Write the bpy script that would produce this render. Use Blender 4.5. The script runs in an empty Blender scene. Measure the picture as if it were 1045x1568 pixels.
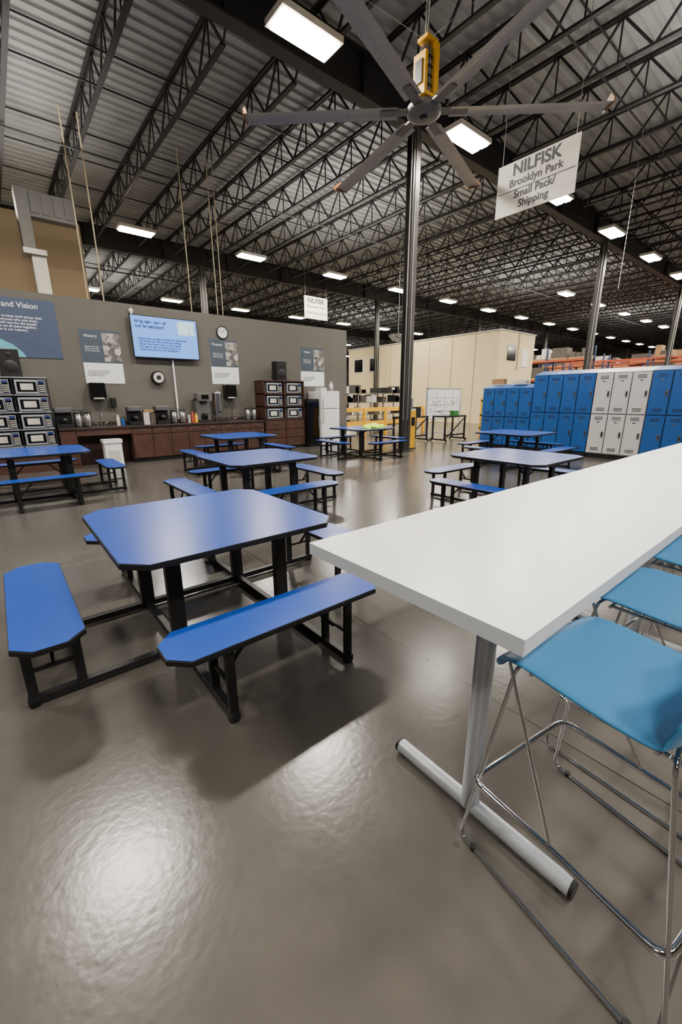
import bpy, math, random
from mathutils import Vector, Matrix
random.seed(4)
COL=bpy.context.scene.collection

# ---------------------------------------------------------------- materials
def lin(c):
    return tuple(((v/255)/12.92 if v/255<=.04045 else ((v/255+.055)/1.055)**2.4) for v in c)
def mat(name,rgb,rough=.5,metal=0.,var=.08,scale=8.,bump=0.,bscale=60.,emis=0.,ecol=None,coat=0.,spec=.5):
    m=bpy.data.materials.new(name);m.use_nodes=True;nt=m.node_tree;b=nt.nodes['Principled BSDF']
    c=lin(rgb)
    tc=nt.nodes.new('ShaderNodeTexCoord')
    n=nt.nodes.new('ShaderNodeTexNoise');n.inputs['Scale'].default_value=scale;n.inputs['Detail'].default_value=4
    nt.links.new(tc.outputs['Object'],n.inputs['Vector'])
    r=nt.nodes.new('ShaderNodeValToRGB')
    r.color_ramp.elements[0].position=.3;r.color_ramp.elements[1].position=.7
    r.color_ramp.elements[0].color=(*[max(0,v*(1-var)) for v in c],1)
    r.color_ramp.elements[1].color=(*[min(1,v*(1+var)) for v in c],1)
    nt.links.new(n.outputs['Fac'],r.inputs['Fac']);nt.links.new(r.outputs['Color'],b.inputs['Base Color'])
    b.inputs['Roughness'].default_value=rough;b.inputs['Metallic'].default_value=metal
    b.inputs['Specular IOR Level'].default_value=spec
    b.inputs['Coat Weight'].default_value=coat
    if bump:
        n2=nt.nodes.new('ShaderNodeTexNoise');n2.inputs['Scale'].default_value=bscale;n2.inputs['Detail'].default_value=3
        nt.links.new(tc.outputs['Object'],n2.inputs['Vector'])
        bp=nt.nodes.new('ShaderNodeBump');bp.inputs['Strength'].default_value=bump;bp.inputs['Distance'].default_value=.01
        nt.links.new(n2.outputs['Fac'],bp.inputs['Height']);nt.links.new(bp.outputs['Normal'],b.inputs['Normal'])
    if emis:
        b.inputs['Emission Color'].default_value=(*(lin(ecol) if ecol else c),1);b.inputs['Emission Strength'].default_value=emis
        m.cycles.emission_sampling='NONE'
    return m
M={}
M['blue']=mat('laminate_blue',(18,68,166),.3,var=.05,scale=3,coat=.12)
M['black']=mat('powdercoat_black',(18,18,20),.4,var=.2)
M['rubber']=mat('edge_black',(14,14,15),.45)
M['white']=mat('laminate_white',(236,239,242),.3,var=.02,scale=2)
M['whedge']=mat('edge_white',(200,208,218),.4,var=.03)
M['silver']=mat('paint_silver',(178,184,192),.35,.5,var=.04)
M['chrome']=mat('chrome',(215,215,218),.08,1.,var=.02)
M['steel']=mat('stainless',(180,180,178),.28,1.,var=.06)
M['seat']=mat('plastic_blue',(60,126,176),.33,var=.04,scale=3,bump=.06,bscale=220)
M['wall']=mat('paint_greige',(88,85,80),.75,var=.04,scale=2,bump=.05)
M['tan']=mat('paint_tan',(160,140,112),.8,var=.05,scale=1)
M['cream']=mat('paint_cream',(222,204,158),.75,var=.04,scale=1)
M['perim']=mat('perimeter_grey',(96,92,86),.85,var=.1,scale=.6)
M['deck']=mat('deck_galvanised',(150,150,147),.55,.2,var=.18,scale=1.2)
M['joist']=mat('joist_paint',(32,30,29),.6,var=.2,scale=3)
M['girder']=mat('girder_paint',(30,28,27),.6,var=.15)
M['colm']=mat('column_paint',(66,64,62),.38,.25,var=.15)
M['cond']=mat('conduit_galv',(165,165,160),.35,.8)
M['wood']=mat('cabinet_walnut',(66,42,34),.45,var=.25,scale=5)
M['ctop']=mat('counter_dark',(58,48,44),.3,var=.15,scale=20)
M['lblue']=mat('locker_blue',(24,80,150),.38,var=.05)
M['lwhite']=mat('locker_white',(196,196,196),.45,var=.04)
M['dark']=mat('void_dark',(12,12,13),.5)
M['glassblk']=mat('glass_black',(10,11,13),.12)
M['yellow']=mat('safety_yellow',(236,176,20),.45)
M['fan']=mat('fan_alu',(156,153,148),.45,.3,var=.12,scale=30)
M['fanhub']=mat('fan_hub_grey',(108,104,99),.5,.2)
M['winglet']=mat('winglet_brown',(140,92,48),.5)
M['sign']=mat('sign_white',(236,232,218),.6,var=.02)
M['duct']=mat('duct_grey',(120,120,118),.6,var=.05)
M['ink']=mat('sign_ink',(60,62,64),.6)
M['inkw']=mat('ink_white',(225,230,235),.6)
M['navy']=mat('poster_navy',(56,70,98),.55)
M['slate']=mat('poster_slate',(58,70,84),.55)
M['paper']=mat('poster_paper',(222,226,226),.6)
M['teal']=mat('banner_teal',(90,170,190),.55)
M['frost']=mat('fridge_white',(226,228,228),.35)
M['orange']=mat('rack_orange',(150,62,30),.5)
M['rackblue']=mat('rack_blue',(30,46,84),.5)
M['card']=mat('cardboard',(150,116,80),.8,var=.15,scale=2)
M['wrap']=mat('box_white',(190,186,178),.6,var=.15)
M['dkbox']=mat('box_dark',(70,64,58),.7,var=.2)
M['hivis']=mat('hivis_cloth',(196,240,30),.7,emis=.08,ecol=(190,240,20))
M['green']=mat('green_plastic',(46,120,52),.5)
M['red']=mat('red_plastic',(150,40,34),.5)
M['beige']=mat('rod_pale',(206,190,150),.5)
M['screen']=mat('tv_screen',(60,110,200),.3,var=.03,emis=1.1,ecol=(120,170,240))
M['screenink']=mat('tv_ink',(20,40,110),.5,emis=.2,ecol=(20,40,120))
M['screenlt']=mat('tv_picture',(180,210,230),.5,var=.5,scale=9,emis=.6,ecol=(130,185,215))
M['lens']=mat('led_lens',(255,250,240),.4,var=0,emis=55,ecol=(255,240,212))
M['fixt']=mat('fixture_white',(210,206,196),.5)
def photomat():
    m=bpy.data.materials.new('poster_photo');m.use_nodes=True;nt=m.node_tree;b=nt.nodes['Principled BSDF']
    tc=nt.nodes.new('ShaderNodeTexCoord');v=nt.nodes.new('ShaderNodeTexVoronoi');v.inputs['Scale'].default_value=9
    nt.links.new(tc.outputs['Object'],v.inputs['Vector']);r=nt.nodes.new('ShaderNodeValToRGB')
    r.color_ramp.elements[0].color=(.02,.02,.025,1);r.color_ramp.elements[1].color=(.5,.47,.44,1)
    e=r.color_ramp.elements.new(.5);e.color=(.12,.11,.11,1)
    nt.links.new(v.outputs['Color'],r.inputs['Fac']);nt.links.new(r.outputs['Color'],b.inputs['Base Color']);b.inputs['Roughness'].default_value=.5
    return m
M['photo']=photomat()
def floormat():
    m=bpy.data.materials.new('polished_concrete');m.use_nodes=True;nt=m.node_tree;N=nt.nodes;L=nt.links;b=N['Principled BSDF']
    g=N.new('ShaderNodeNewGeometry')
    def noise(s,d=5,r=.6):
        n=N.new('ShaderNodeTexNoise');n.inputs['Scale'].default_value=s;n.inputs['Detail'].default_value=d;n.inputs['Roughness'].default_value=r
        L.new(g.outputs['Position'],n.inputs['Vector']);return n
    n1=noise(.8);n2=noise(4,6,.7);n3=noise(30,2,.5)
    r=N.new('ShaderNodeValToRGB');r.color_ramp.elements[0].position=.25;r.color_ramp.elements[1].position=.75
    r.color_ramp.elements[0].color=(*lin((72,70,67)),1);r.color_ramp.elements[1].color=(*lin((92,88,83)),1)
    mx=N.new('ShaderNodeMath');mx.operation='MULTIPLY_ADD';L.new(n2.outputs['Fac'],mx.inputs[0]);mx.inputs[1].default_value=.4
    m2=N.new('ShaderNodeMath');m2.operation='MULTIPLY';m2.inputs[1].default_value=.6;L.new(n1.outputs['Fac'],m2.inputs[0]);L.new(m2.outputs[0],mx.inputs[2])
    L.new(mx.outputs[0],r.inputs['Fac'])
    sp=N.new('ShaderNodeSeparateXYZ');L.new(g.outputs['Position'],sp.inputs[0])
    def joint(sock,off,per):
        a=N.new('ShaderNodeMath');a.operation='SUBTRACT';L.new(sock,a.inputs[0]);a.inputs[1].default_value=off
        p=N.new('ShaderNodeMath');p.operation='PINGPONG';L.new(a.outputs[0],p.inputs[0]);p.inputs[1].default_value=per/2
        c=N.new('ShaderNodeMath');c.operation='LESS_THAN';L.new(p.outputs[0],c.inputs[0]);c.inputs[1].default_value=.004;return c
    j1=joint(sp.outputs['X'],1.78,4.1);j2=joint(sp.outputs['Y'],4.6,4.6)
    ja=N.new('ShaderNodeMath');ja.operation='MAXIMUM';L.new(j1.outputs[0],ja.inputs[0]);L.new(j2.outputs[0],ja.inputs[1])
    v=N.new('ShaderNodeTexVoronoi');v.inputs['Scale'].default_value=1.9;L.new(g.outputs['Position'],v.inputs['Vector'])
    st=N.new('ShaderNodeMath');st.operation='LESS_THAN';L.new(v.outputs['Distance'],st.inputs[0]);st.inputs[1].default_value=.03
    ms=N.new('ShaderNodeMix');ms.data_type='RGBA';L.new(r.outputs['Color'],ms.inputs[6]);ms.inputs[7].default_value=(.03,.025,.02,1)
    sm=N.new('ShaderNodeMath');sm.operation='MULTIPLY';sm.inputs[1].default_value=.5;L.new(st.outputs[0],sm.inputs[0]);L.new(sm.outputs[0],ms.inputs[0])
    mj=N.new('ShaderNodeMix');mj.data_type='RGBA';L.new(ms.outputs[2],mj.inputs[6]);mj.inputs[7].default_value=(.03,.027,.024,1)
    L.new(ja.outputs[0],mj.inputs[0]);L.new(mj.outputs[2],b.inputs['Base Color'])
    mr=N.new('ShaderNodeMapRange');mr.inputs['To Min'].default_value=.18;mr.inputs['To Max'].default_value=.27
    L.new(n2.outputs['Fac'],mr.inputs['Value']);L.new(mr.outputs[0],b.inputs['Roughness'])
    b.inputs['Specular IOR Level'].default_value=.55
    bp=N.new('ShaderNodeBump');bp.inputs['Strength'].default_value=.16;bp.inputs['Distance'].default_value=.004
    L.new(n3.outputs['Fac'],bp.inputs['Height']);L.new(bp.outputs['Normal'],b.inputs['Normal'])
    return m
M['floor']=floormat()

# ---------------------------------------------------------------- mesh builder
class MB:
    def __init__(s): s.v=[];s.f=[];s.m=[];s.sm=[];s.mats=[]
    def mi(s,k):
        if k not in s.mats:s.mats.append(k)
        return s.mats.index(k)
    def add(s,vs,fs,k,smooth=False):
        o=len(s.v);s.v+=[tuple(p) for p in vs];i=s.mi(k)
        for f in fs:s.f.append(tuple(o+a for a in f));s.m.append(i);s.sm.append(smooth)
    def box(s,x0,x1,y0,y1,z0,z1,k):
        s.add([(x0,y0,z0),(x1,y0,z0),(x1,y1,z0),(x0,y1,z0),(x0,y0,z1),(x1,y0,z1),(x1,y1,z1),(x0,y1,z1)],
          [(0,3,2,1),(4,5,6,7),(0,1,5,4),(1,2,6,5),(2,3,7,6),(3,0,4,7)],k)
    def beam(s,a,b,w,h,k,up=(0,0,1)):
        a=Vector(a);b=Vector(b);d=(b-a).normalized();u=Vector(up)
        if abs(d.dot(u))>.98:u=Vector((0,1,0))
        r=d.cross(u).normalized();u=r.cross(d).normalized()
        vs=[]
        for p in (a,b):
            for i,j in ((-1,-1),(1,-1),(1,1),(-1,1)):vs.append(p+r*i*w/2+u*j*h/2)
        s.add(vs,[(0,1,2,3),(7,6,5,4),(0,4,5,1),(1,5,6,2),(2,6,7,3),(3,7,4,0)],k)
    def lathe(s,prof,c,k,n=24,axis='z'):
        vs=[];fs=[]
        for r,z in prof:
            for i in range(n):
                a=2*math.pi*i/n
                p=(r*math.cos(a),r*math.sin(a),z)
                if axis=='y':p=(p[0],z,p[1])
                if axis=='x':p=(z,p[0],p[1])
                vs.append((c[0]+p[0],c[1]+p[1],c[2]+p[2]))
        for j in range(len(prof)-1):
            for i in range(n):
                a=j*n+i;b=j*n+(i+1)%n
                q=(a,b,b+n,a+n) if axis!='y' else (a,a+n,b+n,b)
                fs.append(q)
        s.add(vs,fs,k,True)
        for j in (0,len(prof)-1):
            if prof[j][0]>1e-4:s.add(vs[j*n:(j+1)*n],[tuple(range(n)) if j else tuple(range(n))[::-1]],k)
    def tube(s,pts,r,k,n=12,rc=0.):
        P=[Vector(p) for p in pts]
        if rc:
            Q=[P[0]]
            for i in range(1,len(P)-1):
                a,b,c=P[i-1],P[i],P[i+1]
                d1=min(rc,(a-b).length*.45);d2=min(rc,(c-b).length*.45)
                p1=b+(a-b).normalized()*d1;p2=b+(c-b).normalized()*d2
                for t in [0,.2,.4,.6,.8,1]:Q.append(p1*(1-t)**2+b*2*t*(1-t)+p2*t*t)
            Q.append(P[-1]);P=Q
        vs=[];fs=[];u=None
        for i,p in enumerate(P):
            d=((P[i+1]-p) if i<len(P)-1 else (p-P[i-1])).normalized()
            if 0<i<len(P)-1:d=((P[i+1]-p).normalized()+(p-P[i-1]).normalized()).normalized()
            if u is None:
                u=d.cross(Vector((0,0,1)) if abs(d.z)<.9 else Vector((1,0,0))).normalized()
            else:u=(u-d*u.dot(d)).normalized()
            w=d.cross(u)
            for j in range(n):
                a=2*math.pi*j/n;vs.append(p+(u*math.cos(a)+w*math.sin(a))*r)
        for i in range(len(P)-1):
            for j in range(n):
                a=i*n+j;b=i*n+(j+1)%n;fs.append((a,b,b+n,a+n))
        s.add(vs,fs,k,True)
        s.add(vs[:n],[tuple(range(n))[::-1]],k);s.add(vs[-n:],[tuple(range(n))],k)
    def prism(s,poly,z0,z1,ktop,kside):
        n=len(poly);vs=[(x,y,z0) for x,y in poly]+[(x,y,z1) for x,y in poly]
        s.add(vs,[tuple(range(n,2*n)),tuple(range(n))[::-1]],ktop)
        s.add(vs,[(i,(i+1)%n,(i+1)%n+n,i+n) for i in range(n)],kside)
    def mesh(s,name):
        me=bpy.data.meshes.new(name);me.from_pydata(s.v,[],s.f)
        for k in s.mats:me.materials.append(M[k])
        me.polygons.foreach_set('material_index',s.m);me.polygons.foreach_set('use_smooth',s.sm);me.update();return me
    def obj(s,name,loc=(0,0,0),rz=0,bevel=0,parent=None):
        o=bpy.data.objects.new(name,s.mesh(name));COL.objects.link(o);o.location=loc;o.rotation_euler[2]=rz
        if parent:o.parent=parent
        if bevel:
            b=o.modifiers.new('bevel','BEVEL');b.width=bevel;b.segments=2;b.limit_method='ANGLE';b.angle_limit=.8
        return o
def inst(o,name,loc,rz=0):
    n=bpy.data.objects.new(name,o.data);COL.objects.link(n);n.location=loc;n.rotation_euler[2]=rz
    for md in o.modifiers:
        b=n.modifiers.new(md.name,md.type)
        if md.type=='BEVEL':b.width=md.width;b.segments=2;b.limit_method='ANGLE';b.angle_limit=.8
    return n
def text(body,size,parent,loc,rot,k,align='CENTER',name='lettering',bold=0.):
    cu=bpy.data.curves.new(name,'FONT');cu.body=body;cu.size=size;cu.align_x=align;cu.align_y='CENTER';cu.extrude=.001;cu.offset=bold
    cu.materials.append(M[k]);o=bpy.data.objects.new(name,cu);COL.objects.link(o);o.parent=parent;o.location=loc;o.rotation_euler=rot;return o

# ---------------------------------------------------------------- room shell
X0,X1,Y0,Y1=-9,78,-12,64
b=MB();b.box(X0,X1,Y0,Y1,-.2,0,'floor');b.obj('floor')
b=MB();ZD=8.85;pit=.3
vs=[];fs=[];prof=[];y=Y0
while y<Y1:
    prof+=[(y,ZD),(y+.15,ZD),(y+.17,ZD+.05),(y+.28,ZD+.05)];y+=pit
for (yy,zz) in prof:vs+=[(X0,yy,zz),(X1,yy,zz)]
for i in range(len(prof)-1):fs.append((2*i,2*i+2,2*i+3,2*i+1))
b.add(vs,fs,'deck');b.obj('ceiling')
for nm,bx in (('wall_left',(X0-.3,X0,Y0,Y1,0,9.2)),('wall_right',(X1,X1+.3,Y0,Y1,0,9.2)),('wall_front',(X0,X1,Y0-.3,Y0,0,9.2)),('wall_rear',(X0,X1,Y1,Y1+.3,0,9.2))):
    b=MB();b.box(*bx,'perim');b.obj(nm)
WY=11.7
b=MB();b.box(X0,9.85,WY,WY+.2,0,3.75,'wall');b.obj('wall_back')
b=MB();b.box(2.45,9.85,WY-.012,WY,0,.1,'dark');b.obj('baseboard_back')
b=MB();b.box(X0,2.95,16,16.3,0,6.6,'tan');b.obj('wall_upper_tan')
b=MB();b.box(1.38,1.68,13.7,13.95,0,5.0,'sign');b.box(1.25,1.5,13.65,14.05,5.1,6.4,'duct');b.box(1.22,1.7,13.6,14.1,4.98,5.1,'cond')
b.box(1.5,2.5,13.75,14.05,5.85,6.4,'duct')
for i in range(4):b.box(1.54+i*.24,1.71+i*.24,13.73,13.76,5.93,6.32,'duct')
b.obj('air_duct')

# roof structure
rows=[-5.5,8.3,22.2,36,50]
ends=[Y0]+rows+[Y1]
b=MB();x=X0+.75
while x<X1:
    for i in range(len(ends)-1):
        a,c=ends[i],ends[i+1];L=c-a
        zt,zb=8.75,7.98
        b.beam((x-.035,a,zt),(x-.035,c,zt),.04,.07,'joist');b.beam((x+.035,a,zt),(x+.035,c,zt),.04,.07,'joist')
        b.beam((x,a+.7,zb),(x,c-.7,zb),.1,.05,'joist')
        n=max(2,round((L-1.4)/1.25));p=(L-1.4)/n
        b.beam((x,a+.15,zt),(x,a+.7,zb),.03,.04,'joist');b.beam((x,c-.15,zt),(x,c-.7,zb),.03,.04,'joist')
        for j in range(n):
            s0=a+.7+j*p
            b.beam((x,s0,zb),(x,s0+p/2,zt),.035,.045,'joist');b.beam((x,s0+p/2,zt),(x,s0+p,zb),.035,.045,'joist')
            if x<40:b.beam((x,s0+p/2,zt),(x,s0+p/2,zb),.025,.03,'joist')
    x+=1.6
b.obj('roof_joists')
b=MB()
for i in range(len(ends)-1):
    a,c=ends[i],ends[i+1]
    for t in (.25,.5,.75):
        y=a+(c-a)*t
        b.beam((X0+.3,y,8.02),(X1-.3,y,8.02),.03,.03,'joist');b.beam((X0+.3,y,8.68),(X1-.3,y,8.68),.03,.03,'joist')
b.obj('joist_bridging')
for y in rows:
    b=MB();b.box(X0,X1,y-.02,y+.02,7.85,8.6,'girder');b.box(X0,X1,y-.14,y+.14,7.82,7.86,'girder');b.box(X0,X1,y-.14,y+.14,8.6,8.64,'girder')
    xx=X0+.4
    while xx<X1:
        b.box(xx-.01,xx+.01,y-.13,y+.13,7.86,8.6,'girder');xx+=3.2
    b.obj('roof_girder')
cm=None
for y in rows:
    for x in [-3,9.2,21.45,33.7,46,58.2,70.4]:
        if cm is None:
            b=MB();w=.12
            b.box(-w,w,-w,-w+.014,0,7.82,'colm');b.box(-w,w,w-.014,w,0,7.82,'colm');b.box(-.008,.008,-w,w,0,7.82,'colm')
            b.box(-.2,.2,-.2,.2,0,.025,'colm');b.box(-.18,.18,-.18,.18,7.78,7.82,'colm')
            b.tube([(w+.03,-.05,.4),(w+.03,-.05,7.9)],.026,'cond',8);b.tube([(-w-.02,-.06,.9),(-w-.02,-.06,7.9)],.016,'cond',8)
            b.tube([(-.05,-w-.02,.9),(-.05,-w-.02,7.9)],.014,'cond',8)
            b.box(w,w+.07,-.12,.02,1.2,1.5,'cond')
            cm=b.obj('steel_column',(x,y,0))
        else:inst(cm,'steel_column',(x,y,0))
b=MB()
for y in (3.2,14.5,26,40):
    b.tube([(X0+.2,y,7.9),(X1-.2,y,7.9)],.03,'colm',8)
    for i in range(25):b.lathe([(.0,0),(.03,-.02),(.012,-.06)],(X0+1+i*3.4,y,7.87),'cond',8)
b.obj('sprinkler_pipes')

# high bay lights
lm=None
def light(x,y,power,z=7.5):
    global lm
    if lm is None:
        b=MB();b.box(-.6,.6,-.26,.26,.0,.07,'fixt')
        b.box(-.62,.62,-.28,-.24,-.03,.07,'fixt');b.box(-.62,.62,.24,.28,-.03,.07,'fixt');b.box(-.62,-.58,-.28,.28,-.03,.07,'fixt');b.box(.58,.62,-.28,.28,-.03,.07,'fixt')
        b.box(-.56,.56,-.22,-.03,-.075,-.002,'lens');b.box(-.56,.56,.03,.22,-.075,-.002,'lens')
        b.box(-.2,.2,-.08,.08,.07,.13,'cond')
        for sx in(-.5,.5):b.tube([(sx,0,.07),(sx,0,.5)],.005,'cond',6)
        lm=b.obj('high_bay_light',(x,y,z))
    else:inst(lm,'high_bay_light',(x,y,z))
    if not power:return
    # one lamp behind each of the fixture's two lens strips
    for dy in (-.125,.125):
        ld=bpy.data.lights.new('lamp','AREA');ld.shape='RECTANGLE';ld.size=1.1;ld.size_y=.18;ld.energy=power/2;ld.color=(1,.93,.83)
        lo=bpy.data.objects.new('high_bay_lamp',ld);COL.objects.link(lo);lo.location=(x,y+dy,z-.085)
        if x>20 or y>25:
            ld.energy=power;ld.size_y=.42;lo.location.y=y;break
for r,y in enumerate((-3.6,7.25,18.2,28.8,39.6,50.4)):
    for k in range(-2,14):
        x=5.2+4.68*k
        light(x,y,390 if (y<25 and x<42) else (0 if (k%2 or y>45) else 650))
for x in (28,33,38,43,48):light(x,12.6,250)
for y,xs in ((1.5,(0,12,28,46)),(14,(0,12,28,46)),(30,(6,28,50)),(48,(10,40))):  # added fill lights facing up to brighten the roof; no fixtures behind them
    for x in xs:
        ld=bpy.data.lights.new('ceiling_fill','AREA');ld.size=6;ld.energy=250;ld.color=(1,.95,.88)
        lo=bpy.data.objects.new('ceiling_fill_light',ld);COL.objects.link(lo);lo.location=(x,y,7.3);lo.rotation_euler=(math.pi,0,0)

# ---------------------------------------------------------------- cafeteria tables
def octo(hx,hy,c):
    return [(-hx+c,-hy),(hx-c,-hy),(hx,-hy+c),(hx,hy-c),(hx-c,hy),(-hx+c,hy),(-hx,hy-c),(-hx,-hy+c)]
def cluster():
    b=MB()
    def top(cx,cy,hx,hy,c,z):
        P=[(cx+x,cy+y) for x,y in octo(hx,hy,c)];b.prism(P,z-.032,z-.004,'rubber','rubber')
        P=[(cx+x,cy+y) for x,y in octo(hx-.004,hy-.004,c)];b.prism(P,z-.004,z,'blue','rubber')
    top(0,0,.68,.69,.12,.74)
    q=.37;L=1.16
    for sx in(-1,1):
        b.box(sx*q-.022,sx*q+.022,-L,L,.012,.055,'black')
        b.box(-L,L,sx*q-.022,sx*q+.022,.0125,.0545,'black')
        b.box(sx*q-.03,sx*q+.03,-.55,.55,.675,.708,'black')
        for sy in(-1,1):
            b.box(sx*q-.045,sx*q+.045,sy*q-.025,sy*q+.025,.05,.68,'black')
            b.beam((sx*q,sy*(q-.02),.55),(sx*q,sy*(q-.17),.69),.02,.02,'black')
    for ang in range(4):
        c,s=math.cos(ang*math.pi/2),math.sin(ang*math.pi/2)
        def T(x,y,z):return (c*x-s*y,s*x+c*y,z)
        P=[T(x,y-1.02,0)[:2] for x,y in octo(.64,.155,.085)]
        b.prism(P,.412,.436,'rubber','rubber')
        P=[T(x,y-1.02,0)[:2] for x,y in octo(.636,.151,.084)]
        b.prism(P,.436,.44,'blue','rubber')
        for sx in(-1,1):
            for yy in(-1.13,-.91):
                b.beam(T(sx*q,yy,.05),T(sx*q,yy,.40),.045,.03,'black')
            b.beam(T(sx*q,-1.15,.398),T(sx*q,-.89,.398),.03,.028,'black')
            b.beam(T(sx*q-sx*.02,-1.02,.2),T(sx*(q-.2),-1.02,.405),.018,.018,'black')
            b.beam(T(sx*q,-1.13,.2),T(sx*q,-.91,.2),.02,.02,'black')
            b.lathe([(.03,0),(.03,.012)],T(sx*q,-1.13,0),'rubber',12)
        b.beam(T(-q,-1.02,.39),T(q,-1.02,.39),.03,.02,'black')
    return b
tm=None
for x,y in ((1.03,2.79),(2.82,5.37),(4.15,8.72),(.42,8.3),(5.62,2.95),(9.3,4.95),(7.7,8.5)):
    if tm is None:tm=cluster().obj('cafeteria_table_with_benches',(x,y,0),0,.003)
    else:inst(tm,'cafeteria_table_with_benches',(x,y,0))

import bmesh
bm=bmesh.new();bmesh.ops.create_icosphere(bm,subdivisions=4,radius=1)
from mathutils import noise as mn
for v in bm.verts:
    n=mn.noise(v.co*2.3)*.35+mn.noise(v.co*6)*.15
    z=max(0,v.co.z)*(.10)*(1+1.6*n)
    v.co=Vector((v.co.x*.42*(1+n),v.co.y*.25*(1+n),z))
me=bpy.data.meshes.new('vest');bm.to_mesh(me);bm.free();me.materials.append(M['hivis'])
for p in me.polygons:p.use_smooth=True
o=bpy.data.objects.new('safety_vest_pile',me);COL.objects.link(o);o.location=(7.95,8.3,.742);o.rotation_euler[2]=.3

# ---------------------------------------------------------------- bar table
b=MB();xa,xb,ya,yb=.76,6.45,.335,1.105
b.prism([(xa,ya),(xb,ya),(xb,yb),(xa,yb)],1.027,1.067,'white','whedge')
b.box(xa+.1,xb-.1,.68,.76,.99,1.027,'silver')
for lx in (1.16,3.0,4.7,6.05):
    b.tube([(lx,.64,.03),(lx,.64,1.0)],.034,'silver',20)
    b.tube([(lx,.265,.035),(lx,1.0,.035)],.03,'silver',16)
    b.lathe([(.031,0),(.031,.012)],(lx,.256,.035),'rubber',14,'y');b.lathe([(.031,0),(.031,.012)],(lx,.995,.035),'rubber',14,'y')
    for yy in(.30,.97):b.lathe([(.02,0),(.02,.012)],(lx,yy,0),'rubber',10)
    b.beam((lx,.4,1.01),(lx,.95,1.01),.06,.03,'silver')
b.obj('bar_height_table',bevel=.003)

# ---------------------------------------------------------------- bar stools
def stool():
    b=MB();r=.0065
    for sx in(-1,1):
        x0=sx*.285;x1=sx*.19
        b.tube([(x1*.6,.20,.735),(x1,.22,.735),(x0,.30,.008),(x0,-.34,.008),(x1,-.20,.735),(x1*.6,-.18,.735)],r,'chrome',10,.035)
        b.lathe([(.011,0),(.011,.02)],(x0,.24,.0),'rubber',10);b.lathe([(.011,0),(.011,.02)],(x0,-.26,.0),'rubber',10)
        b.tube([(x1*.85,.18,.72),(x1*.85,-.18,.72)],.0065,'chrome',8)
        b.tube([(sx*.20,.24,.735),(sx*.262,.0,.28)],.0055,'chrome',8)
    b.tube([(-.265,0,.28),(-.265,.285,.26),(.265,.285,.26),(.265,-.29,.28),(-.265,-.29,.28),(-.265,.0,.28)],.011,'chrome',12,.05)
    for yy in(.18,.0,-.16):b.tube([(-.18,yy,.722),(.18,yy,.722)],.0065,'chrome',8)
    ob=b.mesh('bar_stool_frame')
    pf=[(.262,.722,.222),(.268,.745,.238),(.25,.764,.246),(.20,.772,.247),(.09,.766,.248),(-.03,.760,.248),(-.12,.760,.248),(-.19,.768,.246),(-.23,.80,.242),(-.255,.86,.238),(-.27,.94,.236),(-.285,1.03,.228),(-.295,1.08,.21),(-.30,1.105,.175)]
    nu=13;vs=[];fs=[]
    for j,(y,z,w) in enumerate(pf):
        for i in range(nu):
            t=-1+2*i/(nu-1);x=w*t
            dz=0;dy=0
            if j<8:dz=.012*abs(t)**3 if j>2 else -.006*abs(t)**4
            else:dy=.05*abs(t)**2.2
            vs.append((x,y+dy,z+dz))
    for j in range(len(pf)-1):
        for i in range(nu-1):
            a=j*nu+i;fs.append((a,a+nu,a+nu+1,a+1))
    return ob,vs,fs
fme,vs,fs=stool()
sme=bpy.data.meshes.new('seat');sme.from_pydata(vs,[],fs);sme.materials.append(M['seat'])
for p in sme.polygons:p.use_smooth=True
for i,(x,y,rz) in enumerate(((1.288,.267,-.15),(1.96,.28,-.08),(2.62,.31,-.1),(3.32,.28,.04),(4.0,.29,-.05))):
    e=bpy.data.objects.new('bar_stool',None);COL.objects.link(e);e.location=(x,y,0);e.rotation_euler[2]=rz
    f=bpy.data.objects.new('frame',fme);COL.objects.link(f);f.parent=e
    s=bpy.data.objects.new('seat',sme);COL.objects.link(s);s.parent=e
    md=s.modifiers.new('solid','SOLIDIFY');md.thickness=.016;md.offset=0
    md=s.modifiers.new('sub','SUBSURF');md.levels=2;md.render_levels=2

# ---------------------------------------------------------------- lockers (face -X)
def lockers(name,xf,y1,n,pitch,h,key,base=.12,tiers=2):
    b=MB();y0=y1-n*pitch
    b.box(xf+.02,xf+.45,y0,y1,base,h-.06,key);b.box(xf+.05,xf+.43,y0+.01,y1-.01,0,base,'dark')
    b.add([(xf+.02,y0,h-.06),(xf+.45,y0,h-.06),(xf+.45,y1,h-.06),(xf+.02,y1,h-.06),(xf+.45,y0,h+.05),(xf+.45,y1,h+.05)],[(0,3,5,4),(1,4,5,2),(0,4,1),(3,2,5)],key)
    th=(h-.08-base)/tiers
    for i in range(n):
        for t in range(tiers):
            a=y0+i*pitch+.012;c=a+pitch-.024;z0=base+.01+t*th+.012;z1=z0+th-.026
            b.box(xf,xf+.022,a,c,z0,z1,key)
            b.box(xf+.0195,xf+.021,a-.01,c+.01,z0-.01,z1+.01,'dark')
            for zz in (z1-.07,z1-.10,z1-.13,z0+.06,z0+.09,z0+.12):b.box(xf-.004,xf+.001,a+.09,c-.09,zz,zz+.012,'dark' if key!='lblue' else 'rackblue')
            zc=(z0+z1)/2
            b.box(xf-.012,xf+.001,a+.03,a+.075,zc-.08,zc+.06,'steel');b.box(xf-.014,xf-.01,a+.04,a+.065,zc-.05,zc+.03,'dark')
            b.box(xf-.003,xf+.001,(a+c)/2-.03,(a+c)/2+.03,z1-.2,z1-.17,'steel')
    return b.obj(name,bevel=.003)
LX=11.75
lockers('locker_bank',LX,7.42,4,.39,1.84,'lblue')
lockers('locker_bank',LX,5.855,4,.39,2.16,'lblue')
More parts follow.
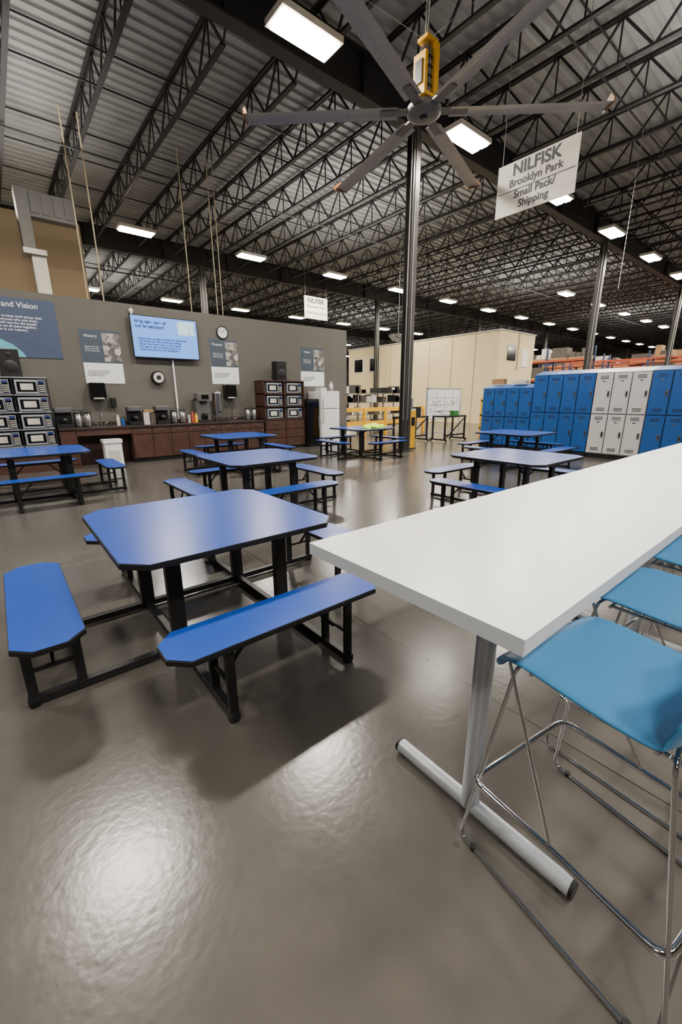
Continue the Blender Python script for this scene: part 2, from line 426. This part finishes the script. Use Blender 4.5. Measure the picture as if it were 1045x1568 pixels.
lockers('locker_bank',LX,4.29,3,.39,2.16,'lwhite')
lockers('locker_bank',LX,3.115,8,.39,2.16,'lblue')
b=MB();b.box(12.0,12.15,6.9,7.3,1.90,2.05,'card');b.box(11.95,12.15,6.2,6.6,1.90,1.99,'wrap');b.obj('cardboard_boxes')

# ---------------------------------------------------------------- kitchen wall
CF=11.1
b=MB()
b.box(1.02,6.16,CF-.03,WY-.021,.87,.91,'ctop')
b.box(2.5,6.14,CF+.02,WY-.021,.1,.87,'wood');b.box(2.5,6.14,CF+.08,WY-.021,0,.1,'dark')
b.box(1.02,1.35,CF+.02,WY-.021,0,.87,'wood');b.box(1.35,2.5,WY-.08,WY-.021,0,.87,'wood')
b.box(1.35,2.5,CF,CF+.02,.72,.87,'wood')
x=2.52
while x<6.0:
    w=.45
    b.box(x+.006,x+w-.006,CF,CF+.02,.12,.68,'wood');b.box(x+.006,x+w-.006,CF,CF+.02,.70,.86,'wood')
    b.box(x+w-.06,x+w-.045,CF-.02,CF,.5,.64,'steel');b.box(x+w/2-.06,x+w/2+.06,CF-.02,CF,.775,.787,'steel');x+=w
b.box(1.03,1.34,CF,CF+.02,.1,.85,'wood')
b.obj('kitchen_counter',bevel=.003)
b=MB();b.box(1.02,6.16,WY-.02,WY-.001,.91,1.0,'ctop');b.obj('trim_1')
for sx in (1.95,5.35):
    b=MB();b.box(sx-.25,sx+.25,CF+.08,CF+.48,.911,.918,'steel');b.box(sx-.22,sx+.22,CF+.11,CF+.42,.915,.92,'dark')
    b.tube([(sx,CF+.45,.915),(sx,CF+.45,1.22),(sx,CF+.27,1.22),(sx,CF+.27,1.14)],.012,'steel',8,.07)
    for dx in(-.08,.08):b.tube([(sx+dx,CF+.45,.915),(sx+dx,CF+.45,.97),(sx+dx*1.8,CF+.45,.99)],.01,'steel',8)
    b.obj('sink_faucet')
def micro():
    b=MB();b.box(-.26,.26,0,.36,.01,.30,'silver');b.box(-.255,.255,-.02,0,.015,.295,'glassblk')
    b.box(-.255,.13,-.026,-.02,.018,.292,'silver');b.box(-.225,.10,-.03,-.025,.055,.255,'glassblk');b.box(-.17,.05,-.032,-.029,.09,.22,'wrap')
    b.box(.115,.13,-.05,-.026,.05,.26,'steel');b.box(.135,.255,-.024,-.02,.018,.292,'silver');b.box(.145,.245,-.026,-.022,.03,.28,'glassblk')
    b.box(.15,.24,-.028,-.024,.235,.27,'screenink')
    for i in range(3):
        for j in range(4):b.box(.155+i*.03,.178+i*.03,-.029,-.024,.05+j*.04,.075+j*.04,'wrap')
    for sx in(-.2,.2):
        for yy in (.05,.3):b.box(sx-.015,sx+.015,yy,yy+.03,0,.01,'rubber')
    return b
mm=None
def putm(x,y,z):
    global mm
    if mm is None:mm=micro().obj('microwave',(x,y,z),0,.003)
    else:inst(mm,'microwave',(x,y,z))
b=MB();lx0,lx1=-.25,.98;F=11.12
b.box(lx0,lx1,F,WY-.02,0,.55,'wood')
for zz in (.575,.93,1.285,1.64):b.box(lx0,lx1,F-.02,WY-.02,zz-.02,zz,'silver')
for xx in (lx0,(lx0+lx1)/2-.01,lx1-.02):
    b.box(xx,xx+.02,F-.02,F+.01,.55,1.98,'black');b.box(xx,xx+.02,WY-.05,WY-.02,.55,1.98,'black')
b.box(lx0,lx1,F-.02,WY-.02,1.97,1.99,'silver')
b.obj('microwave_shelf_rack')
for zz in (.575,.93,1.285,1.64):
    for xx in (.06,.67):putm(xx,F+.01,zz)
b=MB();rx0,rx1=6.2,7.62
b.box(rx0,rx1,F+.02,WY-.02,.08,.9,'wood');b.box(rx0,rx1,F+.08,WY-.02,0,.08,'dark')
for xx in (rx0,(rx0+rx1)/2):
    for zz in (.1,.36,.62):b.box(xx+.02,xx+.69,F,F+.02,zz,zz+.24,'wood');b.box(xx+.3,xx+.42,F-.02,F,zz+.15,zz+.162,'steel')
for xx in (rx0,(rx0+rx1)/2-.015,rx1-.03):b.box(xx,xx+.03,F,WY-.02,.9,2.02,'wood')
for zz in (.93,1.3,1.67,2.04):b.box(rx0,rx1,F,WY-.02,zz-.03,zz,'wood')
b.obj('microwave_cabinet')
for zz in (.93,1.3,1.67):
    for xx in (6.56,7.26):putm(xx,F+.03,zz)
b=MB();b.box(-.17,.17,0,.3,0,.55,'black');b.lathe([(.0,-.012),(.09,-.014),(.12,-.004),(.13,0)],(0,0,.2),'dark',24,'y');b.lathe([(.0,-.01),(.04,-.012),(.05,0)],(0,0,.44),'dark',20,'y')
sp=b.obj('loudspeaker',(.42,F+.1,1.99),0,.01);inst(sp,'loudspeaker',(6.9,F+.1,2.04))
b=MB();b.box(-.37,.37,.05,.7,.02,1.74,'frost');b.box(-.37,.37,-.02,.045,.04,1.18,'frost');b.box(-.37,.37,-.02,.045,1.2,1.74,'frost')
b.box(-.33,-.3,-.07,-.02,.75,1.15,'wrap');b.box(-.33,-.3,-.07,-.02,1.24,1.5,'wrap');b.box(-.36,.36,0,.6,0,.03,'dark')
b.obj('refrigerator',(8.52,10.95,0),0,.008)
b=MB();b.box(-.22,.22,0,.6,0,1.5,'black');b.box(-.2,.2,-.02,0,.1,1.4,'glassblk');b.box(.15,.17,-.05,-.02,.6,1.0,'steel');b.obj('beverage_cooler',(7.88,11.0,0),0,.006)
b=MB();b.box(8.25,8.5,11.1,11.4,1.745,1.85,'wrap');b.lathe([(.07,0),(.07,.2),(.03,.26),(.03,.3)],(8.75,11.2,1.745),'steel',16);b.obj('storage_box')
def airpot(k):
    b=MB();b.lathe([(.075,0),(.08,.02),(.08,.26),(.06,.30),(.06,.33),(.02,.345)],(0,0,0),k,20);b.tube([(0,-.05,.31),(0,-.12,.31),(0,-.13,.27)],.012,'black',8,.02)
    b.lathe([(.082,.0),(.082,.03)],(0,0,0),'black',20);b.lathe([(.062,.3),(.062,.335)],(0,0,0),'black',20);b.tube([(-.08,0,.25),(-.09,0,.38),(.09,0,.38),(.08,0,.25)],.008,'black',8,.04);return b
ap=airpot('steel').obj('coffee_airpot',(1.45,11.35,.912))
for x in (1.64,3.62,3.84,5.75,5.96):inst(ap,'coffee_airpot',(x,11.36,.912))
b=MB()
b.box(-.16,.16,-.15,.15,0,.08,'black');b.box(-.16,.16,.03,.15,.08,.42,'black');b.box(-.16,.16,-.15,.15,.34,.44,'steel');b.lathe([(.06,.09),(.075,.13),(.07,.2),(.05,.22)],(0,-.06,0),'glassblk',18)
cmk=b.obj('coffee_maker',(2.68,11.38,.912),0,.004);inst(cmk,'coffee_maker',(1.19,11.38,.912));inst(cmk,'coffee_maker',(3.34,11.4,.912))
b=MB();b.lathe([(.12,0),(.13,.02),(.13,.55),(.14,.56),(.14,.60),(.06,.63),(.02,.66)],(0,0,.18),'steel',28);b.box(-.16,.16,-.14,.14,0,.03,'black')
for sx in(-.1,.1):
    for sy in (-.1,.1):b.box(sx-.01,sx+.01,sy-.01,sy+.01,0,.19,'steel')
b.box(-.02,.02,-.19,-.13,.24,.28,'black')
b.obj('coffee_urn',(4.86,11.38,.912))
b=MB();b.box(-.2,.2,-.16,.16,0,.06,'black');b.box(-.2,.2,0,.16,.06,.62,'steel');b.box(-.2,.2,-.16,.16,.56,.76,'steel');b.box(-.1,.1,-.17,-.16,.6,.72,'glassblk');b.box(-.06,.06,-.12,-.02,.47,.56,'black');b.lathe([(.06,.06),(.075,.1),(.07,.2),(.05,.24)],(0,-.07,0),'glassblk',18)
b.obj('coffee_brewer',(4.47,11.42,.912),0,.004)
b=MB();b.box(-.16,-.02,-.1,.1,0,.3,'wrap');b.box(.0,.12,-.1,.1,0,.26,'dkbox');b.box(-.14,.1,-.1,.1,.305,.36,'card');b.obj('condiment_boxes',(3.03,11.42,.912))
b=MB();b.lathe([(.04,0),(.04,.2),(.016,.26),(.016,.3)],(0,0,0),'orange',14);b.lathe([(.04,0),(.04,.16),(.02,.2),(.02,.24)],(.1,.02,0),'yellow',14);b.lathe([(.035,0),(.035,.2)],(-.09,.02,0),'wrap',14)
b.obj('condiment_bottles',(4.12,11.36,.912))
b=MB();b.lathe([(.04,0),(.04,.2),(.02,.22),(.02,.26)],(0,0,0),'wrap',14);b.lathe([(.04,0),(.04,.16)],(.1,0,0),'lblue',14);b.obj('soap_bottle',(2.30,11.4,.912))
b=MB();b.box(-.17,.17,-.22,-.001,0,.36,'glassblk');b.box(-.12,.12,-.225,-.1,-.02,.03,'wrap');pd=b.obj('paper_towel_dispenser',(1.98,WY,1.55),0,.03);inst(pd,'paper_towel_dispenser',(5.35,WY,1.55))
b=MB();b.box(-.06,.06,-.1,-.001,0,.22,'black');b.obj('soap_dispenser',(2.3,WY,1.35),0,.01)
b=MB();r=.17;b.lathe([(r,-.001),(r,-.04),(r-.02,-.045),(r-.025,-.03)],(0,0,0),'black',32,'y');b.lathe([(0,-.031),(r-.02,-.03)],(0,0,0),'paper',32,'y')
for i in range(12):
    a=i*math.pi/6;b.beam((math.sin(a)*(r-.055),-.033,math.cos(a)*(r-.055)),(math.sin(a)*(r-.035),-.033,math.cos(a)*(r-.035)),.012,.004,'dark',(0,1,0))
b.beam((0,-.035,0),(.05,-.035,.07),.012,.004,'dark',(0,1,0));b.beam((0,-.036,0),(-.1,-.036,.04),.008,.004,'dark',(0,1,0))
b.obj('wall_clock',(5.3,WY,3.30))
b=MB();b.lathe([(.16,-.001),(.16,-.12),(.13,-.14)],(0,0,0),'black',28,'y');b.lathe([(0,-.142),(.13,-.141)],(0,0,0),'wrap',28,'y');b.box(-.05,.05,-.146,-.14,-.05,.05,'dark');b.obj('cup_dispenser',(3.42,WY,2.06))
e=bpy.data.objects.new('wall_television',None);COL.objects.link(e);e.location=(3.72,WY-.14,3.02)
b=MB();b.box(-.82,.82,0,.05,-.49,.49,'black');b.box(-.8,.8,-.004,0,-.47,.47,'screen');b.box(-.2,.2,.05,.139,-.2,.2,'black')
b.box(.3,.74,-.007,-.003,.1,.42,'screenlt')
b.obj('television_panel',parent=e)
text('Help take care of\nour breakroom!',.105,e,(-.72,-.008,.29),(math.pi/2,0,0),'screenink','LEFT',bold=.003)
text('-  Please clean up after yourself and wipe tables\n-  Put dishes and trash where they belong\n-  Return borrowed items to the counter\n-  If it spills in the microwave, clean it up\n-  Label food stored in the refrigerator',.064,e,(-.72,-.008,-.17),(math.pi/2,0,0),'screenink','LEFT',bold=.0015)
b=MB();b.tube([(3.85,WY-.028,1.0),(3.85,WY-.028,2.5)],.025,'frost',10);b.obj('cable_conduit')
b=MB();b.lathe([(.03,-.08),(.04,0),(.03,.05)],(2.98,WY-.05,3.6),'frost',12);b.box(2.93,3.03,WY-.05,WY-.001,3.58,3.62,'frost');b.obj('security_camera')
def poster(name,x0,x1,z0,z1,title,split=.42):
    e=bpy.data.objects.new(name,None);COL.objects.link(e);e.location=(x0,WY-.012,z0)
    w,h=x1-x0,z1-z0;b=MB();b.box(0,w,0,.01,0,h,'paper');zs=h*split
    b.box(.0,w,-.002,0,zs,h,'slate');b.box(w*.55,w,-.004,-.001,zs,h-.06,'photo');b.box(0,w,-.003,0,h*.39,h*.42,'slate')
    b.obj('poster_board',parent=e)
    text(title,.09,e,(w*.27,-.005,h-.14),(math.pi/2,0,0),'inkw')
    text('people who care\nabout the work\nwe do every day',.045,e,(w*.27,-.005,h-.42),(math.pi/2,0,0),'inkw')
    text('Our shared purpose, our history\nand the values we hold together\nas one team in this building\nevery shift of every day',.036,e,(w*.08,-.004,h*.2),(math.pi/2,0,0),'ink','LEFT')
poster('wall_poster',1.8,2.64,1.9,3.1,'History')
poster('wall_poster',4.9,5.72,1.93,3.12,'Purpose')
poster('wall_poster',7.9,8.85,1.9,3.1,'Values')
e=bpy.data.objects.new('wall_banner',None);COL.objects.link(e);e.location=(-1.2,WY-.015,2.42)
b=MB();b.box(0,2.62,0,.012,0,1.18,'navy')
P=[(.9,.32),(1.2,.42),(1.5,.38),(1.75,.25),(1.9,.1),(1.95,0.0),(.6,0.0)]
b.add([(x,-.003,z) for x,z in P],[tuple(range(len(P)))[::-1]],'teal')
P=[(.9,.3),(1.2,.2),(1.5,.12),(1.8,.04),(1.85,0),(.6,0)]
b.add([(x,-.005,z) for x,z in P],[tuple(range(len(P)))[::-1]],'photo')
b.obj('banner_board',parent=e)
text('Mission and Vision',.15,e,(1.75,-.006,1.04),(math.pi/2,0,0),'inkw',bold=.002)
text('Our passion is to keep work places clean\nand safe for everyone who uses them,\nand we lead with care for the people\nand the planet we all share together.\nThe best team in our industry.',.066,e,(1.25,-.006,.68),(math.pi/2,0,0),'inkw','LEFT',bold=.001)
b=MB();b.box(-.18,.18,-.14,.14,0,.56,'frost');b.box(-.2,.2,-.16,.16,.56,.64,'frost');b.box(-.12,.12,-.145,-.139,.15,.4,'wrap')
b.obj('trash_bin',(1.98,10.85,0),0,.015)

# ---------------------------------------------------------------- hanging signs
e=bpy.data.objects.new('hanging_sign',None);COL.objects.link(e);e.location=(8.5,4.67,5.42)
b=MB();b.box(-.006,.006,-.76,.76,-.45,.43,'sign')
for yy in(-.68,.68):b.tube([(0,yy,.43),(0,yy,3.35)],.004,'cond',6)
b.obj('sign_board',parent=e)
R_=(math.pi/2,0,-math.pi/2)
text('NILFISK',.27,e,(-.009,0,.28),R_,'ink',bold=.008);text('Brooklyn Park',.175,e,(-.009,0,.07),R_,'ink',bold=.004);text('Small Pack/\nShipping',.175,e,(-.009,0,-.22),R_,'ink',bold=.004)
b=MB();b.box(-.012,-.007,-.72,.72,-.055,-.045,'ink');b.obj('sign_rule',parent=e)
e=bpy.data.objects.new('hanging_sign',None);COL.objects.link(e);e.location=(14.65,20,6.25)
b=MB();b.box(-.78,.78,-.006,.006,-.56,.56,'sign')
for xx in(-.7,.7):b.tube([(xx,0,.56),(xx,0,2.5)],.006,'cond',6)
b.obj('sign_board',parent=e)
text('NILFISK',.34,e,(0,-.009,.34),(math.pi/2,0,0),'ink',bold=.012);text('Brooklyn Park',.2,e,(0,-.009,.06),(math.pi/2,0,0),'ink',bold=.004);text('Work Comp Cloud',.16,e,(0,-.009,-.25),(math.pi/2,0,0),'ink',bold=.004)

# ---------------------------------------------------------------- ceiling fan
b=MB();hz=6.0
b.lathe([(.03,.9),(.03,2.7)],(0,0,0),'cond',14);b.lathe([(.12,2.62),(.12,2.7)],(0,0,0),'colm',14)
b.lathe([(.0,-.07),(.2,-.07),(.27,-.04),(.27,.05),(.2,.08),(.12,.12),(.12,.2)],(0,0,0),'fanhub',36)
b.lathe([(.0,-.09),(.06,-.09),(.07,-.07)],(0,0,0),'dark',16)
b.lathe([(.10,.2),(.10,.78),(.07,.82),(.07,.92)],(0,0,0),'steel',24)
for zz in(.3,.42,.54,.66):b.lathe([(.11,zz),(.11,zz+.02)],(0,0,0),'black',24)
b.box(.06,.17,-.13,.13,.16,.88,'yellow');b.box(-.15,-.09,-.12,.12,.18,.7,'yellow');b.box(-.17,.17,-.14,.14,.14,.19,'yellow');b.box(-.1,.16,-.1,.1,.88,.93,'yellow')
b.box(-.17,-.1,-.07,.07,.3,.6,'black')
RB=2.92
for i in range(6):
    a=math.radians(78+60*i);d=Vector((math.cos(a),math.sin(a),0));n=Vector((-d.y,d.x,0))
    b.beam(d*.15,d*.7,.14,.03,'fanhub')
    sec=[(-.14,-.012),(-.07,.018),(.0,.028),(.07,.018),(.14,-.02),(.07,-.006),(0,0),(-.07,-.008)]
    vs=[]
    for r in (.42,1.2,2.2,RB):
        for (s,z) in sec:
            vs.append(d*r+n*s+Vector((0,0,z+s*.10)))
    ns=len(sec);fs=[]
    for j in range(3):
        for q in range(ns):
            fs.append((j*ns+q,(j)*ns+(q+1)%ns,(j+1)*ns+(q+1)%ns,(j+1)*ns+q))
    fs.append(tuple(range(ns))[::-1]);fs.append(tuple(range(3*ns,4*ns)))
    b.add(vs,fs,'fan')
    e0=d*RB;vs=[]
    for dd in(0,.02):
        for s,z in((-.15,-.03),(.16,-.03),(.18,.02),(.05,.13),(-.03,.14),(-.14,.03)):vs.append(e0+d*dd+n*s+Vector((0,0,z)))
    b.add(vs,[tuple(range(6))[::-1],tuple(range(6,12))]+[(q,(q+1)%6,(q+1)%6+6,q+6) for q in range(6)],'winglet')
for i in range(4):
    a=math.radians(45+90*i);b.tube([(.08*math.cos(a),.08*math.sin(a),.95),(1.9*math.cos(a),1.9*math.sin(a),2.05)],.004,'cond',6)
b.obj('ceiling_fan',(6.24,5.45,hz))

for x,y,z0,r in ((2.34,13,.0,.016),(2.70,13,.0,.016),(5.0,13,.0,.014),(5.8,13,.0,.014),(5.97,13.0,.0,.012)):
    b=MB();b.tube([(x,y,z0),(x,y,8.0)],r,'beige',8);b.box(x-.05,x+.05,y-.04,y+.04,1.1,1.3,'cond');b.obj('power_drop_pole')
b=MB()
for i in range(60):
    b.beam((14,4.9,8.0-i*.06),(14,4.9,7.955-i*.06),.02,.008,'cond',(1,0,0) if i%2 else (0,1,0))
b.tube([(14,4.9,8.0),(14,4.9,4.4)],.004,'cond',6);b.obj('hanging_chain')

# ---------------------------------------------------------------- mid distance
b=MB();b.box(21.95,25.8,13.1,25.8,0,5.0,'cream');b.box(21.9,25.85,13.05,25.85,5.0,5.06,'wrap')
for y in (14.6,16.2,17.9,19.6,21.3,23):b.box(21.93,21.955,y-.012,y+.012,0,5,'tan')
for y in (24.6,22.9):b.box(21.9,21.97,y-.5,y+.5,3.3,4.3,'frost');b.box(21.89,21.96,y-.45,y+.45,3.36,4.24,'glassblk')
b.box(22.8,23.7,13.07,13.12,3.5,4.3,'glassblk');b.box(24.4,25.1,13.06,13.12,3.2,4.2,'sign');b.box(23.9,24.0,13.07,13.1,3,5,'tan')
b.obj('warehouse_office')
b=MB();wx0,wx1=12.4,14.4;wy=10.1
b.box(wx0,wx1,wy,wy+.03,.75,1.82,'paper')
for bx in ((wx0-.03,wx1+.03,.72,.75),(wx0-.03,wx1+.03,1.82,1.85),(wx0-.03,wx0,.72,1.85),(wx1,wx1+.03,.72,1.85)):b.box(bx[0],bx[1],wy-.01,wy+.04,bx[2],bx[3],'silver')
for xx in(wx0-.06,wx1+.03):
    b.box(xx,xx+.03,wy,wy+.03,.06,1.7,'silver');b.box(xx,xx+.03,wy-.3,wy+.3,.06,.09,'silver')
    for yy in (-.28,.28):b.lathe([(.03,-.015),(.03,.015)],(xx+.015,wy+yy,.03),'rubber',12,'x')
b.box(wx0,wx1,wy,wy+.03,.2,.23,'silver')
for i in range(40):
    x=wx0+.1+random.random()*1.7;z=.85+random.random()*.85;b.box(x,x+.05+random.random()*.16,wy-.004,wy,z,z+.014,random.choice(['ink','lblue','red','green']))
for xx in(.5,1.0,1.5):b.box(wx0+xx,wx0+xx+.012,wy-.003,wy,.8,1.78,'ink')
for zz in(1.0,1.25,1.5):b.box(wx0+.08,wx1-.08,wy-.003,wy,zz,zz+.01,'ink')
b.obj('mobile_whiteboard')
b=MB()
for (x,y) in ((10.7,9.6),(12.1,9.0)):
    b.box(x,x+1.2,y,y+.6,.84,.89,'black')
    for dx in(.0,1.15):
        for dy in(.02,.55):b.box(x+dx,x+dx+.05,y+dy,y+dy+.05,.08,.86,'black')
        b.box(x+dx,x+dx+.05,y-.05,y+.68,.04,.09,'black')
        for yy in(-.03,.65):b.lathe([(.04,-.015),(.04,.015)],(x+dx+.02,y+yy,.04),'rubber',12,'x')
    b.box(x,x+1.2,y+.02,y+.06,.2,.25,'black');b.beam((x+.05,y+.03,.1),(x+1.15,y+.03,.82),.03,.03,'black')
b.box(10.9,11.3,9.7,9.9,.89,1.15,'wrap');b.box(12.7,12.95,9.1,9.3,.89,1.05,'green');b.box(11.35,11.7,9.8,10.0,.89,1.2,'black')
b.obj('work_bench')
b=MB()
for z in(.45,.98):b.box(10.2,15.2,12.5,12.56,z,z+.16,'yellow')
for i in range(5):b.box(10.2+i*1.22,10.3+i*1.22,12.48,12.58,0,1.14,'yellow')
b.obj('safety_guard_rail')
b=MB()
for x in (10.4,11.9,13.4,14.9):
    for y in(13.4,14.2):b.box(x,x+.05,y,y+.05,0,1.7,'steel')
for z in(.3,.8,1.3,1.68):b.box(10.4,14.95,13.4,14.25,z,z+.03,'steel')
for i in range(40):
    x=10.45+random.random()*4.1;z=random.choice((.33,.83,1.33,1.71));h=.12+random.random()*.22;b.box(x,x+.3,13.45,13.9,z,z+h,random.choice(['card','wrap','dkbox','dkbox','black','frost','black']))
b.obj('storage_shelf')
b=MB();b.box(9.62,9.86,8.45,8.69,0,1.15,'yellow');b.box(9.6,9.88,8.43,8.71,.0,.03,'black');b.box(9.66,9.82,8.44,8.45,.7,.95,'black');b.obj('column_guard',bevel=.02)
b=MB()
for y in (8.6,9.4):
    for x in(14.9,16.4):b.box(x,x+.08,y,y+.08,0,1.5,'yellow')
for z in(.3,.8,1.35):b.box(14.9,16.48,8.6,9.48,z,z+.06,'yellow')
b.box(15.1,15.6,8.7,9.2,.86,1.15,'card');b.box(15.7,16.2,8.7,9.2,.36,.7,'green');b.box(15.2,15.9,8.7,9.3,1.41,1.6,'wrap');b.obj('supply_cart')
b=MB();b.box(-.35,.35,-.35,.35,.1,.75,'green');b.box(-.38,.38,-.38,.38,.75,.8,'green')
for sx in(-.28,.28):
    for sy in(-.28,.28):b.lathe([(.05,-.02),(.05,.02)],(sx,sy,.05),'rubber',12,'x')
b.obj('recycling_bin',(14.3,8.2,0))
def rack(x,y0,n,lev=3,h=4.4,name='pallet_rack'):
    b=MB()
    for i in range(n+1):
        y=y0+i*2.7
        for dx in(0,1.1):b.box(x+dx,x+dx+.09,y,y+.09,0,h,'rackblue')
        for z in range(4):b.beam((x+.04,y+.04,.3+z),(x+1.14,y+.04,1.2+z),.03,.03,'rackblue')
    for l in range(1,lev+1):
        z=l*1.28
        for dx in(-.01,1.1):b.box(x+dx,x+dx+.06,y0,y0+n*2.7,z,z+.12,'orange')
    for i in range(n):
        for l in range(lev+1):
            z=l*1.28+(.12 if l else 0)
            for s in range(2):
                if random.random()<.85:
                    yy=y0+i*2.7+.15+s*1.28;hh=.4+random.random()*.55;b.box(x+.05,x+1.05,yy,yy+1.1,z,z+.12,'card')
                    k=random.choice(['card','wrap','dkbox','dkbox','rackblue','red','dkbox'])
                    if random.random()<.5:b.box(x+.08+random.random()*.1,x+1.0,yy+.05,yy+1.05,z+.12,z+hh,k)
                    else:
                        for q in range(3):b.box(x+.1,x+.95,yy+.05+q*.34,yy+.35+q*.34,z+.12,z+.12+.2+random.random()*.5,random.choice(['card','wrap','dkbox']))
    b.obj(name)
rack(34,4,4);rack(38,-3,8);rack(43,-4,9);rack(31,12,3,h=4.8);rack(50,-6,10)
b=MB();b.box(16,21.5,30,30.2,0,3.4,'cream');b.obj('wall_partition_far')
b=MB();b.lathe([(.45,0),(.42,-.12),(.3,-.24),(.12,-.31),(.0,-.32)],(0,0,0),'chrome',28);b.tube([(0,0,0),(0,0,4.2)],.01,'cond',6);b.obj('convex_safety_mirror',(15.2,14.3,4.35))

# ---------------------------------------------------------------- world + camera
w=bpy.data.worlds.new('world');bpy.context.scene.world=w;w.use_nodes=True
w.node_tree.nodes['Background'].inputs[0].default_value=(.5,.52,.55,1);w.node_tree.nodes['Background'].inputs[1].default_value=.15
th,ro,ya=.2726,-.0059,.685
F_=Vector((math.sin(ya)*math.cos(th),math.cos(ya)*math.cos(th),-math.sin(th)))
R=Vector((math.cos(ya),-math.sin(ya),0));U=R.cross(F_)
R,U=R*math.cos(ro)+U*math.sin(ro),-R*math.sin(ro)+U*math.cos(ro)
ca=bpy.data.cameras.new('camera');co=bpy.data.objects.new('camera',ca);COL.objects.link(co)
mt=Matrix((R,U,-F_)).transposed().to_4x4();mt.translation=Vector((0,0,1.55));co.matrix_world=mt
ca.sensor_fit='HORIZONTAL';ca.sensor_width=36;ca.lens=36*629.5/1045;ca.clip_end=300;ca.clip_start=.05
bpy.context.scene.camera=co
